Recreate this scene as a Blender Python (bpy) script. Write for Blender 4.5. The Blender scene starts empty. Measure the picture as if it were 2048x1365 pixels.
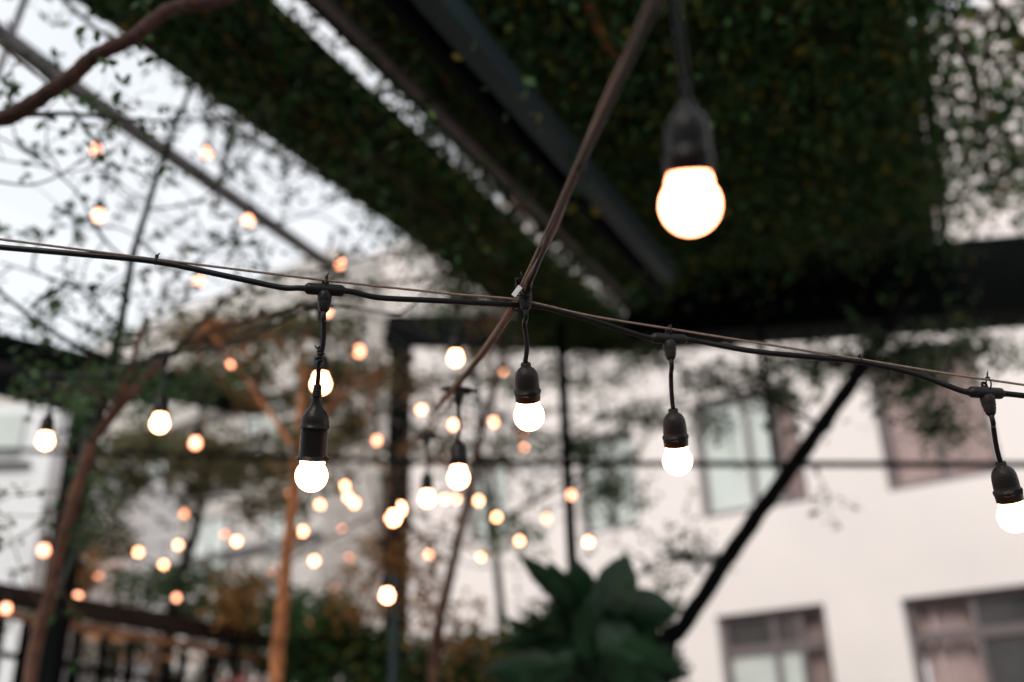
import bpy, math, random
import numpy as np
from mathutils import Vector, Matrix

# ------------------------------------------------------------------ camera, world, light
SC = bpy.context.scene
COL = SC.collection
R = math.radians
PITCH, ROLL = R(24.0), R(1.7)
FPX = 1991.0
CAM = Vector((0, 0, 1.6))
_r0 = Vector((1, 0, 0)); _u0 = Vector((0, -math.sin(PITCH), math.cos(PITCH)))
FW = Vector((0, math.cos(PITCH), math.sin(PITCH)))
RT = math.cos(ROLL) * _r0 - math.sin(ROLL) * _u0
UP = math.sin(ROLL) * _r0 + math.cos(ROLL) * _u0

cam_d = bpy.data.cameras.new('camera')
cam = bpy.data.objects.new('camera', cam_d); COL.objects.link(cam)
cam.matrix_world = Matrix(((RT.x, UP.x, -FW.x, CAM.x), (RT.y, UP.y, -FW.y, CAM.y), (RT.z, UP.z, -FW.z, CAM.z), (0, 0, 0, 1)))
cam_d.sensor_width = 36.0; cam_d.lens = 35.0
cam_d.clip_start = 0.05; cam_d.clip_end = 2000
cam_d.dof.use_dof = True; cam_d.dof.focus_distance = 1.40; cam_d.dof.aperture_fstop = 1.6
SC.camera = cam

SUN_EL, SUN_AZ = R(42), R(205)       # soft sun behind the camera's left shoulder
w = bpy.data.worlds.new('World'); SC.world = w; w.use_nodes = True
nt = w.node_tree; nt.nodes.clear()
sky = nt.nodes.new('ShaderNodeTexSky'); sky.sky_type = 'NISHITA'; sky.sun_disc = False
sky.sun_elevation = SUN_EL; sky.sun_rotation = SUN_AZ; sky.dust_density = 4.0
mx = nt.nodes.new('ShaderNodeMixRGB'); mx.inputs[0].default_value = 0.88
tc = nt.nodes.new('ShaderNodeTexCoord')
nz = nt.nodes.new('ShaderNodeTexNoise'); nz.inputs['Scale'].default_value = 2.2; nz.inputs['Detail'].default_value = 4
rp = nt.nodes.new('ShaderNodeValToRGB')
rp.color_ramp.elements[0].position = 0.3; rp.color_ramp.elements[0].color = (7.9, 8.3, 8.6, 1)
rp.color_ramp.elements[1].position = 0.65; rp.color_ramp.elements[1].color = (8.9, 9.0, 9.2, 1)
bg = nt.nodes.new('ShaderNodeBackground'); bg.inputs['Strength'].default_value = 0.1
wo = nt.nodes.new('ShaderNodeOutputWorld')
nt.links.new(tc.outputs['Generated'], nz.inputs['Vector']); nt.links.new(nz.outputs['Fac'], rp.inputs['Fac'])
nt.links.new(sky.outputs[0], mx.inputs[1]); nt.links.new(rp.outputs[0], mx.inputs[2])
nt.links.new(mx.outputs[0], bg.inputs['Color']); nt.links.new(bg.outputs[0], wo.inputs['Surface'])

sd = bpy.data.lights.new('sun', 'SUN'); sd.energy = 1.5; sd.angle = R(14); sd.color = (1.0, 0.91, 0.82)
sun = bpy.data.objects.new('sun', sd); COL.objects.link(sun)
sv = Vector((math.sin(SUN_AZ) * math.cos(SUN_EL), math.cos(SUN_AZ) * math.cos(SUN_EL), math.sin(SUN_EL)))
sun.rotation_euler = sv.to_track_quat('Z', 'Y').to_euler()

SC.view_settings.view_transform = 'Standard'; SC.view_settings.look = 'None'
SC.view_settings.exposure = 0.36; SC.view_settings.gamma = 1.0
SC.render.engine = 'CYCLES'
cy = SC.cycles
cy.use_denoising = True
try: cy.denoiser = 'OPENIMAGEDENOISE'
except Exception: pass
cy.max_bounces = 6; cy.diffuse_bounces = 3; cy.glossy_bounces = 2; cy.transmission_bounces = 3
cy.transparent_max_bounces = 8; cy.sample_clamp_indirect = 2.0; cy.use_adaptive_sampling = False
cy.caustics_reflective = False; cy.caustics_refractive = False

# ------------------------------------------------------------------ projection helpers
def ray(px, py):
    return ((px - 1024) / FPX) * RT + ((682.5 - py) / FPX) * UP + FW
def P(px, py, d):
    """world point seen at photo pixel px,py at depth d"""
    return CAM + ray(px, py) * d
def onplane(px, py, p0, n):
    r = ray(px, py); t = (p0 - CAM).dot(n) / r.dot(n)
    return CAM + r * t
def depth(p): return (p - CAM).dot(FW)
rnd = random.Random(7)

# ------------------------------------------------------------------ mesh builder
class MB:
    def __init__(s): s.v = []; s.f = []
    def add(s, vs, fs):
        o = len(s.v); s.v += [tuple(x) for x in vs]; s.f += [tuple(i + o for i in f) for f in fs]
    def tube(s, pts, rad, n=8, cap=True):
        pts = [Vector(p) for p in pts]
        if not hasattr(rad, '__len__'): rad = [rad] * len(pts)
        t0 = (pts[1] - pts[0]).normalized()
        a = t0.orthogonal().normalized(); rings = []
        for i, p in enumerate(pts):
            if i == 0: t = t0
            elif i == len(pts) - 1: t = (pts[i] - pts[i - 1]).normalized()
            else: t = (pts[i + 1] - pts[i - 1]).normalized()
            a = (a - t * a.dot(t))
            a = a.normalized() if a.length > 1e-6 else t.orthogonal().normalized()
            b = t.cross(a)
            rings.append([p + (a * math.cos(k * 2 * math.pi / n) + b * math.sin(k * 2 * math.pi / n)) * rad[i] for k in range(n)])
        vs = [v for r_ in rings for v in r_]; fs = []
        for i in range(len(pts) - 1):
            for k in range(n):
                k2 = (k + 1) % n
                fs.append((i * n + k, i * n + k2, (i + 1) * n + k2, (i + 1) * n + k))
        if cap:
            fs.append(tuple(range(n - 1, -1, -1))); fs.append(tuple((len(pts) - 1) * n + k for k in range(n)))
        s.add(vs, fs)
    def lathe(s, prof, n=32, M=None):
        """prof: list of (r, z)"""
        vs = []; fs = []
        for r_, z in prof:
            for k in range(n):
                a = k * 2 * math.pi / n; v = Vector((r_ * math.cos(a), r_ * math.sin(a), z)); vs.append(M @ v if M else v)
        m = len(prof)
        for i in range(m - 1):
            for k in range(n):
                k2 = (k + 1) % n; fs.append((i * n + k, (i + 1) * n + k, (i + 1) * n + k2, i * n + k2))
        s.add(vs, fs)
    def box(s, c, X, Y, Z):
        """centre and three half vectors"""
        c = Vector(c); vs = [c + X * a + Y * b + Z * d for a in (-1, 1) for b in (-1, 1) for d in (-1, 1)]
        s.add(vs, [(0, 1, 3, 2), (4, 6, 7, 5), (0, 4, 5, 1), (2, 3, 7, 6), (0, 2, 6, 4), (1, 5, 7, 3)])
    def bar(s, a, b, wd, ht, up=Vector((0, 0, 1))):
        a = Vector(a); b = Vector(b); t = (b - a); L = t.length; t.normalize()
        sd_ = t.cross(up).normalized(); u = sd_.cross(t)
        s.box((a + b) / 2, t * L / 2, sd_ * wd / 2, u * ht / 2)
    def build(s, name, mat, parent=None, smooth=True, bevel=0.0, loc=None):
        me = bpy.data.meshes.new(name)
        if loc is not None:
            v = [(x - loc[0], y - loc[1], z - loc[2]) for x, y, z in s.v]
        else: v = s.v
        me.from_pydata(v, [], s.f); me.validate(); me.update()
        if smooth: me.polygons.foreach_set('use_smooth', [True] * len(me.polygons))
        if mat: me.materials.append(mat)
        o = bpy.data.objects.new(name, me); COL.objects.link(o)
        if parent: o.parent = parent
        if loc is not None: o.location = loc
        if bevel:
            m = o.modifiers.new('bevel', 'BEVEL'); m.width = bevel; m.segments = 2; m.limit_method = 'ANGLE'
            for p_ in me.polygons: p_.use_smooth = False
        return o

def tag(o, label=None, cat=None, group=None, kind=None):
    if label: o['label'] = label
    if cat: o['category'] = cat
    if group: o['group'] = group
    if kind: o['kind'] = kind
    return o
def empty(name, loc=(0, 0, 0), label=None, cat=None, group=None):
    o = bpy.data.objects.new(name, None); COL.objects.link(o); o.location = loc; o.empty_display_size = 0.05
    return tag(o, label, cat, group)

def smooth_path(pts, k=6):
    pts = [Vector(p) for p in pts]; out = []
    for i in range(len(pts) - 1):
        p0 = pts[max(i - 1, 0)]; p1 = pts[i]; p2 = pts[i + 1]; p3 = pts[min(i + 2, len(pts) - 1)]
        for j in range(k):
            t = j / k
            out.append(0.5 * ((2 * p1) + (p2 - p0) * t + (2 * p0 - 5 * p1 + 4 * p2 - p3) * t * t + (3 * p1 - p0 - 3 * p2 + p3) * t ** 3))
    out.append(pts[-1]); return out

# ------------------------------------------------------------------ materials
def mat(name, col, rough=0.6, metal=0.0, var=0.25, scale=20.0, bump=0.0, bscale=None, spec=0.5, island=False, trans=0.0, coord='Object'):
    m = bpy.data.materials.new(name); m.use_nodes = True; t = m.node_tree; N = t.nodes; L = t.links
    b = N['Principled BSDF']; b.inputs['Roughness'].default_value = rough; b.inputs['Metallic'].default_value = metal
    b.inputs['Specular IOR Level'].default_value = spec
    c = N.new('ShaderNodeTexCoord'); n = N.new('ShaderNodeTexNoise'); n.inputs['Scale'].default_value = scale; n.inputs['Detail'].default_value = 5
    L.new(c.outputs[coord], n.inputs['Vector'])
    r_ = N.new('ShaderNodeValToRGB'); e = r_.color_ramp.elements
    e[0].position = 0.3; e[1].position = 0.7
    e[0].color = tuple(x * (1 - var) for x in col) + (1,); e[1].color = tuple(min(1, x * (1 + var)) for x in col) + (1,)
    if island:
        g = N.new('ShaderNodeNewGeometry'); L.new(g.outputs['Random Per Island'], r_.inputs['Fac'])
        e[0].position = 0.0; e[1].position = 1.0
        if isinstance(island, (list, tuple)):
            while len(e) > 1: e.remove(e[-1])
            e[0].position = 0; e[0].color = tuple(island[0]) + (1,)
            for i, cc in enumerate(island[1:]):
                k = e.new((i + 1) / (len(island) - 1)); k.color = tuple(cc) + (1,)
    else: L.new(n.outputs['Fac'], r_.inputs['Fac'])
    L.new(r_.outputs['Color'], b.inputs['Base Color'])
    if bump:
        n2 = N.new('ShaderNodeTexNoise'); n2.inputs['Scale'].default_value = bscale or scale * 3; n2.inputs['Detail'].default_value = 6
        L.new(c.outputs[coord], n2.inputs['Vector'])
        bp = N.new('ShaderNodeBump'); bp.inputs['Strength'].default_value = bump; bp.inputs['Distance'].default_value = 0.01
        L.new(n2.outputs['Fac'], bp.inputs['Height']); L.new(bp.outputs[0], b.inputs['Normal'])
    if trans:
        tr = N.new('ShaderNodeBsdfTranslucent'); L.new(r_.outputs['Color'], tr.inputs['Color'])
        ms = N.new('ShaderNodeMixShader'); ms.inputs[0].default_value = trans
        L.new(b.outputs[0], ms.inputs[1]); L.new(tr.outputs[0], ms.inputs[2]); L.new(ms.outputs[0], N['Material Output'].inputs['Surface'])
    return m

def bulb_mat(name, col, strength):
    m = bpy.data.materials.new(name); m.use_nodes = True; t = m.node_tree; N = t.nodes; L = t.links
    b = N['Principled BSDF']; b.inputs['Base Color'].default_value = (.9, .88, .84, 1); b.inputs['Roughness'].default_value = .3
    n = N.new('ShaderNodeTexNoise'); n.inputs['Scale'].default_value = 3
    mr = N.new('ShaderNodeMapRange'); mr.inputs['To Min'].default_value = strength * .92; mr.inputs['To Max'].default_value = strength * 1.08
    c = N.new('ShaderNodeTexCoord'); L.new(c.outputs['Object'], n.inputs['Vector']); L.new(n.outputs['Fac'], mr.inputs['Value'])
    b.inputs['Emission Color'].default_value = tuple(col) + (1,); L.new(mr.outputs[0], b.inputs['Emission Strength'])
    return m

def glass_mat(name, tint, amount):
    m = bpy.data.materials.new(name); m.use_nodes = True; t = m.node_tree; N = t.nodes; L = t.links
    b = N['Principled BSDF']; b.inputs['Base Color'].default_value = (.55, .58, .6, 1); b.inputs['Roughness'].default_value = .2
    tr = N.new('ShaderNodeBsdfTransparent'); tr.inputs['Color'].default_value = tuple(tint) + (1,)
    n = N.new('ShaderNodeTexNoise'); n.inputs['Scale'].default_value = 1.6; n.inputs['Detail'].default_value = 5
    c = N.new('ShaderNodeTexCoord'); L.new(c.outputs['Object'], n.inputs['Vector'])
    mr = N.new('ShaderNodeMapRange'); mr.inputs['From Min'].default_value = .35; mr.inputs['From Max'].default_value = .75
    mr.inputs['To Min'].default_value = amount * .4; mr.inputs['To Max'].default_value = amount * 1.6; L.new(n.outputs['Fac'], mr.inputs['Value'])
    ms = N.new('ShaderNodeMixShader'); L.new(mr.outputs[0], ms.inputs[0]); L.new(tr.outputs[0], ms.inputs[1]); L.new(b.outputs[0], ms.inputs[2])
    L.new(ms.outputs[0], N['Material Output'].inputs['Surface']); return m

M = {}
M['plastic'] = mat('black_plastic', (.0045, .004, .004), .30, var=.3, scale=60, bump=.12, bscale=500, spec=.14)
M['plastic_grey'] = mat('weathered_dark_plastic', (.009, .0075, .007), .38, var=.3, scale=60, bump=.2, bscale=400, spec=.16)
M['rubber'] = mat('black_rubber', (.004, .004, .005), .4, var=.3, scale=80, bump=.1, bscale=300, spec=.15)
M['brass'] = mat('screw_base_metal', (.75, .5, .25), .35, 1.0, var=.15, scale=90)
M['wire'] = mat('coated_wire', (.17, .115, .085), .6, var=.35, scale=250, bump=.5, bscale=900)
M['bulb'] = bulb_mat('lit_bulb', (1, .36, .16), 15)
M['bulb_near'] = bulb_mat('lit_bulb_close', (1, .30, .14), 15)
M['bulb_far'] = bulb_mat('lit_bulb_far', (1, .34, .16), 5.5)
M['bulb_mid'] = bulb_mat('lit_bulb_middle_distance', (1, .36, .18), 4.6)
M['bulb_amber'] = bulb_mat('lit_bulb_amber', (1, .27, .08), 3.6)
M['steel_dark'] = mat('dark_steel', (.0015, .003, .003), .7, var=.4, scale=6, bump=.1, spec=.05)
M['steel_grey'] = mat('grey_steel', (.022, .036, .041), .6, var=.1, scale=5, bump=.1, spec=.2)
M['steel_pale'] = mat('weathered_roof_steel', (.11, .10, .10), .6, var=.3, scale=8, bump=.2, spec=.2)
M['sheet'] = mat('dark_roof_sheet', (.002, .004, .004), .8, var=.5, scale=4, spec=.05)
M['bark_deep'] = mat('deep_brown_bark', (.040, .019, .014), .8, var=.4, scale=26, bump=.6, bscale=70, spec=.2)
M['bark'] = mat('brown_bark', (.10, .045, .027), .85, var=.5, scale=30, bump=.8, bscale=60)
M['bark_red_glow'] = mat('reddish_bark_glow', (.40, .15, .055), .8, var=.4, scale=22, bump=.7, bscale=50)  # lamp glow on the slim trunk painted into bark; rusty vine branches share it
M['bark_dark'] = mat('dark_bark', (.005, .005, .005), .9, spec=.08, var=.5, scale=25, bump=.8, bscale=50)
M['bark_green'] = mat('green_stem', (.018, .024, .016), .8, var=.4, scale=30, bump=.5, spec=.2)
M['vine'] = mat('vine_leaf', (.03, .05, .03), .55, island=[(.014, .038, .018), (.032, .085, .030), (.070, .140, .038), (.012, .034, .018), (.045, .100, .034), (.20, .15, .025)], trans=.15, spec=.1)
M['leaf'] = mat('tree_leaf', (.05, .08, .04), .55, island=[(.028, .070, .030), (.050, .11, .040), (.08, .15, .05), (.035, .07, .035), (.12, .15, .04)], trans=.42)
M['leaf_dark'] = mat('dark_tree_leaf', (.02, .045, .02), .5, island=[(.016, .045, .018), (.035, .085, .028), (.06, .12, .032), (.018, .036, .018)], trans=.25, spec=.25)
M['leaf_olive'] = mat('olive_leaf', (.07, .07, .035), .6, island=[(.06, .075, .035), (.12, .12, .045), (.19, .13, .05), (.07, .095, .04)], trans=.3)
M['leaf_rust'] = mat('rusty_leaf', (.15, .08, .03), .6, island=[(.16, .11, .04), (.34, .15, .04), (.44, .20, .05), (.12, .10, .04)], trans=.3)
M['big_leaf'] = mat('broad_leaf', (.010, .036, .014), .30, var=.75, scale=5, bump=.3, bscale=14, trans=.12, spec=.28)
M['wall'] = mat('pale_render_wall', (.84, .785, .762), .9, var=.05, scale=.6, bump=.05, bscale=40)
M['wall_grey'] = mat('grey_render_wall', (.56, .53, .50), .9, var=.10, scale=1.0, bump=.05, bscale=40)
M['white_paint'] = mat('white_paint', (.80, .82, .84), .7, var=.05, scale=3)
M['frame'] = mat('window_frame_grey', (.15, .125, .128), .5, var=.15, scale=10)
M['pane'] = mat('painted_reflection_glass', (.60, .66, .63), .12, var=.10, scale=1.5)  # pale sky reflection and blinds behind, both painted into the glass colour
M['pane_dark'] = mat('dark_window_glass', (.05, .05, .05), .1, var=.3, scale=2)
M['curtain'] = mat('pink_curtain', (.54, .43, .42), .9, var=.15, scale=12)
M['wood_dark'] = mat('dark_rail_wood', (.030, .018, .013), .7, var=.4, scale=14, bump=.4, spec=.2)
M['wood'] = mat('rail_wood', (.10, .05, .03), .6, var=.4, scale=14, bump=.4)
M['wood_warm_glow'] = mat('warm_wood_glow', (.44, .19, .075), .55, var=.3, scale=14, bump=.4)  # orange light on the lower rail plank painted into wood; blocks share it
M['glass'] = glass_mat('roof_glass', (.99, .995, 1.0), .015)
M['ground'] = mat('stone_paving', (.17, .16, .15), .85, var=.2, scale=2, bump=.2)
M['soil'] = mat('planter', (.03, .028, .026), .9, var=.4, scale=10)
M['red'] = mat('red_flower', (.40, .03, .03), .6, var=.4, scale=30, island=[(.3, .02, .03), (.5, .05, .04)])
M['tag'] = mat('clear_tag', (.62, .64, .68), .2, var=.1, scale=60)

# ------------------------------------------------------------------ setting: ground
g = MB(); g.add([(-300, -300, 0), (300, -300, 0), (300, 300, 0), (-300, 300, 0)], [(0, 1, 2, 3)])
tag(g.build('ground', M['ground'], smooth=False), 'pale stone paving under the garden terrace', 'ground', kind='structure')

# ------------------------------------------------------------------ white apartment building
fd = Vector((-3154, 2196, 0)).normalized()               # along the facade, leftwards and away
fn = Vector((-fd.y, fd.x, 0)) * -1                        # outward normal candidate
if fn.y > 0: fn = -fn
F0 = P(1800, 1190, 11.0)
def fac(px, py):
    p = onplane(px, py, F0, fn); q = p - F0
    return q.dot(-fd), p.z                                # u grows to the right
def fpt(u, z, off=0.0): return Vector((F0.x, F0.y, 0)) - fd * u + fn * off + Vector((0, 0, z))
bld = empty('apartment_building', fpt(-8, 0), 'large pale pink-white rendered apartment building with mauve framed curtained windows', 'building')
FU = -fd
def rel(mb, name, m, parent, **k):
    o = mb.build(name, m, None, **k); o.parent = parent
    o.matrix_parent_inverse = Matrix.Translation(-Vector(parent_world(parent))); return o
def parent_world(p):
    v = Vector((0, 0, 0))
    return p.location.copy() if p.parent is None else v     # parts made by rel() have an identity world matrix
wins = []
def win(tl, tr, bl, br, style):
    a = [fac(*tl), fac(*tr), fac(*bl), fac(*br)]
    wins.append(((a[0][0] + a[2][0]) / 2, (a[1][0] + a[3][0]) / 2, (a[2][1] + a[3][1]) / 2, (a[0][1] + a[1][1]) / 2, style))
win((1812, 1195), (2110, 1163), (1850, 1540), (2150, 1500), 'A')
win((1430, 1228), (1648, 1212), (1468, 1560), (1695, 1530), 'B')
win((1735, 720), (1955, 665), (1768, 982), (1995, 950), 'C')
win((1380, 800), (1585, 765), (1402, 1038), (1617, 1004), 'D')
win((1150, 880), (1262, 850), (1165, 1072), (1282, 1052), 'E')
win((930, 925), (1010, 905), (940, 1090), (1022, 1075), 'E')
win((700, 960), (770, 945), (707, 1105), (778, 1093), 'E')
win((1060, 1240), (1200, 1225), (1075, 1480), (1220, 1470), 'E')
roof_z = (fac(1040, 420)[1] + fac(560, 600)[1]) / 2
UL, URt = fac(40, 900)[0] - 3, fac(2048, 900)[0] + 9
us = sorted({UL, URt, *[x[0] for x in wins], *[x[1] for x in wins]})
zs = sorted({0.0, roof_z, *[x[2] for x in wins], *[x[3] for x in wins]})
zs = [z for z in zs if z >= 0]
wm = MB(); TH = 0.30
for i in range(len(us) - 1):
    for j in range(len(zs) - 1):
        uc, zc = (us[i] + us[i + 1]) / 2, (zs[j] + zs[j + 1]) / 2
        if any(a < uc < b and c < zc < d for a, b, c, d, _ in wins): continue
        q = [(us[i], zs[j]), (us[i + 1], zs[j]), (us[i + 1], zs[j + 1]), (us[i], zs[j + 1])]
        wm.add([fpt(u, z) for u, z in q], [(0, 1, 2, 3)]); wm.add([fpt(u, z, -8) for u, z in q], [(3, 2, 1, 0)])
for a, b, c, d, _ in wins:
    for (u0, z0), (u1, z1) in (((a, c), (b, c)), ((b, c), (b, d)), ((b, d), (a, d)), ((a, d), (a, c))):
        wm.add([fpt(u0, z0), fpt(u1, z1), fpt(u1, z1, -TH), fpt(u0, z0, -TH)], [(0, 1, 2, 3)])
    wm.add([fpt(a, c, -TH - .6), fpt(b, c, -TH - .6), fpt(b, d, -TH - .6), fpt(a, d, -TH - .6)], [(0, 1, 2, 3)])
for u in (UL, URt): wm.add([fpt(u, 0), fpt(u, roof_z), fpt(u, roof_z, -8), fpt(u, 0, -8)], [(0, 1, 2, 3)])
wm.add([fpt(UL, roof_z), fpt(URt, roof_z), fpt(URt, roof_z, -8), fpt(UL, roof_z, -8)], [(0, 1, 2, 3)])
rel(wm, 'wall', M['wall'], bld, smooth=False)
cp = MB(); cp.box(fpt((UL + URt) / 2, roof_z + .10, -.06), FU * (URt - UL) / 2, fn * .16, Vector((0, 0, .094)))
rel(cp, 'parapet', M['wall'], bld, smooth=False)

def window(a, b, c, d, style):
    w_, h_ = b - a, d - c; off = -.14
    fm = MB(); t = .085
    def fb(u0, u1, z0, z1, o=off, dp=.03): fm.box(fpt((u0 + u1) / 2, (z0 + z1) / 2, o), FU * (u1 - u0) / 2, fn * dp, Vector((0, 0, (z1 - z0) / 2)))
    fb(a + .003, a + t, c + .003, d - .003); fb(b - t, b - .003, c + .003, d - .003)
    fb(a + t, b - t, c + .003, c + t); fb(a + t, b - t, d - t, d - .003)
    zt = d - (.42 if style in 'AB' else .36) * (1 if style in 'AB' else .0) if style in 'AB' else None
    fr = None
    splits = {'A': [.48, .92], 'B': [.50, .74], 'C': [.5], 'D': [.5, .76], 'E': [.5]}[style]
    cols_ = [a + t] + [a + w_ * s_ for s_ in splits] + [b - t]
    top = zt if zt else d - t
    for u in cols_[1:-1]: fb(u - t * .42, u + t * .42, c + t, d - t, off + .004)
    if zt: fb(a + t, b - t, zt - t * .6, zt + t * .6, off + .008)
    fr = rel(fm, 'window', M['frame'], bld, smooth=False)
    pats = {'A': 'cdc', 'B': 'ppc', 'C': 'cc', 'D': 'ppc', 'E': 'pp'}[style]
    for k in range(len(cols_) - 1):
        u0, u1 = cols_[k], cols_[k + 1]; kind = pats[k]
        if kind == 'c':
            cm = MB(); n = 46; vs = []
            for i in range(n + 1):
                u = u0 + (u1 - u0) * i / n; o = off - .13 + .055 * math.sin(i * .62 + .8 * math.sin(i * .23 + k))
                vs += [fpt(u, c + t, o), fpt(u, d - t if style != 'A' else d - t, o)]
            cm.add(vs, [(2 * i, 2 * i + 2, 2 * i + 3, 2 * i + 1) for i in range(n)])
            o_ = rel(cm, 'curtain', M['curtain'], fr)
        else:
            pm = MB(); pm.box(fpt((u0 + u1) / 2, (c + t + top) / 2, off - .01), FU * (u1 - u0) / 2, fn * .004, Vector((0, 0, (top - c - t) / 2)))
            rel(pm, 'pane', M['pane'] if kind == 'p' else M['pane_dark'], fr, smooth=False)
            if zt:
                pm = MB(); pm.box(fpt((u0 + u1) / 2, (d - t + top) / 2, off - .01), FU * (u1 - u0) / 2, fn * .004, Vector((0, 0, (d - t - top) / 2)))
                rel(pm, 'pane', M['pane_dark'], fr, smooth=False)
for x in wins: window(*x)

ug1 = fac(768, 800)[0]; ug0 = UL + .5; gz = roof_z - .25
gb = empty('grey_building', fpt((ug0 + ug1) / 2, 0, 1.2), 'duller grey rendered building behind the trees left of the dark post', 'building')
mb = MB(); mb.box(fpt((ug0 + ug1) / 2, gz / 2, .65), FU * (ug1 - ug0) / 2, fn * .6, Vector((0, 0, gz / 2))); rel(mb, 'wall', M['wall_grey'], gb, smooth=False)
for pz in (840, 985, 1120):
    zz_ = fac(640, pz)[1]; mb = MB(); mb.box(fpt((ug0 + ug1) / 2, zz_, 1.30), FU * (ug1 - ug0) / 2, fn * .05, Vector((0, 0, .05))); rel(mb, 'ledge', M['steel_pale'], gb, smooth=False)
for px_, py_ in ((640, 900), (420, 1000), (690, 1070), (540, 1120), (300, 960)):
    cu, cz = fac(px_, py_); fr_ = MB(); fr_.box(fpt(cu, cz, 1.27), FU * .42, fn * .018, Vector((0, 0, .52))); fo = rel(fr_, 'window', M['frame'], gb, smooth=False)
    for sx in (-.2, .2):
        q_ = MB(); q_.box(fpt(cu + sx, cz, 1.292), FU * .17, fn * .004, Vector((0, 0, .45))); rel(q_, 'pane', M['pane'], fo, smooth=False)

# ------------------------------------------------------------------ pergola roof plane
rdir = Vector((956, 2070, 272)).normalized()
bdir = Vector((-2070, 956, 0)).normalized()
rn = rdir.cross(bdir).normalized()
if rn.z < 0: rn = -rn
R0 = CAM + Vector((0, 0, 2.5))
def RP(px, py, lift=0.0): return onplane(px, py, R0 + rn * lift, rn)

def roof_bar(name, pts, wd, ht, m, lift, label=None, cat=None, group=None, parent=None):
    mb = MB()
    for a, b in zip(pts[:-1], pts[1:]):
        mb.bar(RP(*a, lift), RP(*b, lift), wd, ht, rn)
    if parent: return rel(mb, name, m, parent, smooth=False)
    o = mb.build(name, m, smooth=False)
    return tag(o, label, cat, group)

perg = empty('pergola', RP(1330, 545) * 1.0, 'dark steel pergola roof overhead with flat covering strips and grey rafter', 'pergola')
def strip(name, pix, lift, th, m, parent):
    top = [RP(x, y, lift + th) for x, y in pix]; bot = [RP(x, y, lift) for x, y in pix]; n = len(pix)
    mb = MB(); mb.add(bot + top, [tuple(range(n)), tuple(range(2 * n - 1, n - 1, -1))] + [(i, (i + 1) % n, n + (i + 1) % n, n + i) for i in range(n)])
    return rel(mb, name, m, parent, smooth=False)
VP = (1980.0, 1310.0)
def ln(x0, y):      # x on the line from (x0, 0) to the vanishing point at height y
    return x0 + (VP[0] - x0) * (y / VP[1])
YB = -420.0
def quad(xa, xb, ya, yb): return [(ln(xa, YB), YB), (ln(xb, YB), YB), (ln(xb, yb), yb), (ln(xa, ya), ya)]
pA = quad(165, 548, 700, 700)
pB = quad(600, 850, 660, 610)
pC = quad(880, 1815, 610, 560)
for q in (pA, pB, pC): strip('roof_sheet', q, .10, .02, M['sheet'], perg)
roof_bar('rafter', [(ln(875, -420), -420), (ln(875, 545), 545)], .078, .10, M['steel_grey'], -.60, parent=perg)
roof_bar('rafter', [(ln(832, -420), -420), (ln(832, 560), 560)], .03, .26, M['steel_dark'], -.54, parent=perg)
roof_bar('rafter', [(ln(652, -420), -420), (ln(652, 640), 640)], .05, .05, M['steel_pale'], -.20, parent=perg)
roof_bar('rafter', [(ln(1835, -420), -420), (ln(1835, 520), 520)], .05, .09, M['steel_dark'], .02, parent=perg)
roof_bar('rafter', [(ln(178, -420), -420), (ln(178, 640), 640)], .04, .05, M['steel_dark'], .04, parent=perg)
# end beam at the far edge
d1 = depth(RP(1330, 560)); d2 = d1 - .45
def pixbar(name, a, b, hpx, wd, m, **k):
    """bar between two pixel points with depths, height in pixels at first point"""
    pa, pb = P(*a), P(*b); mb = MB(); mb.bar(pa, pb, wd, hpx / FPX * a[2])
    if k.get('parent'): return rel(mb, name, m, k['parent'], smooth=False)
    o = mb.build(name, m, smooth=False, bevel=k.get('bevel', 0)); return tag(o, k.get('label'), k.get('cat'), k.get('group'))
pixbar('beam', (1255, 622, d1 + .1), (3300, 470, d2 - .8), 150, .30, M['steel_dark'], parent=perg)
pixbar('beam', (775, 662, d1 + 1.4), (1330, 672, d1 + .7), 60, .12, M['steel_dark'], parent=perg)
# posts and thin rods
def post(name, top, bot, rad, m, label, cat, sq=False, group=None):
    a = P(*top); b = Vector((a.x, a.y, 0)); mb = MB()
    if sq: mb.bar(b, a, rad * 2, rad * 2, Vector((0, 1, 0)))
    else: mb.tube([b, (a + b) / 2, a], rad, 12)
    o = mb.build(name, m, smooth=not sq, loc=tuple(b)); return tag(o, label, cat, group)
post('post', (803, 640, d1 + 1.4), None, .088, M['steel_dark'], 'thick square dark post behind the small bulbs at mid picture', 'post', True)
post('pipe', (1120, 650, 6.2), None, .032, M['steel_dark'], 'dark upright pipe rising behind the big leafed plant', 'pipe')
mb = MB(); mb.tube([P(1519, 650, 5.8), P(1530, 760, 5.75), P(1552, 935, 5.72)], .018, 10)
tag(mb.build('hanging_rod', M['steel_dark']), 'thin dark rod dropping from the roof beam to the level rod', 'rod')
mb = MB(); mb.tube([P(-120, 898, 7.2), P(400, 910, 6.8), P(950, 926, 6.1), P(1500, 929, 5.72), P(2200, 930, 5.3), P(3400, 930, 4.8)], .019, 10)
tag(mb.build('tie_rod', M['steel_dark']), 'long thin dark rod running level across the picture before the building', 'rod')

# glass roof on the left
gr = empty('glass_roof', RP(240, 240), 'clear glass roof with grey sloping rafter over the left tree branches', 'glass roof')
gx = [-900, -330, 168]
for i in range(2): strip('glass_pane', quad(gx[i] + 8, gx[i + 1] - 8, 760, 760), .30, .008, M['glass'], gr)
roof_bar('rafter', [(-200, -75), (240, 242), (470, 400), (690, 553)], .055, .06, M['steel_pale'], .12, parent=gr)
for a, b in (((60, -30), (-20, 190)), ((505, 90), (425, 430))):
    roof_bar('purlin', [a, b], .022, .03, M['steel_pale'], .22, parent=gr)

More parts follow.
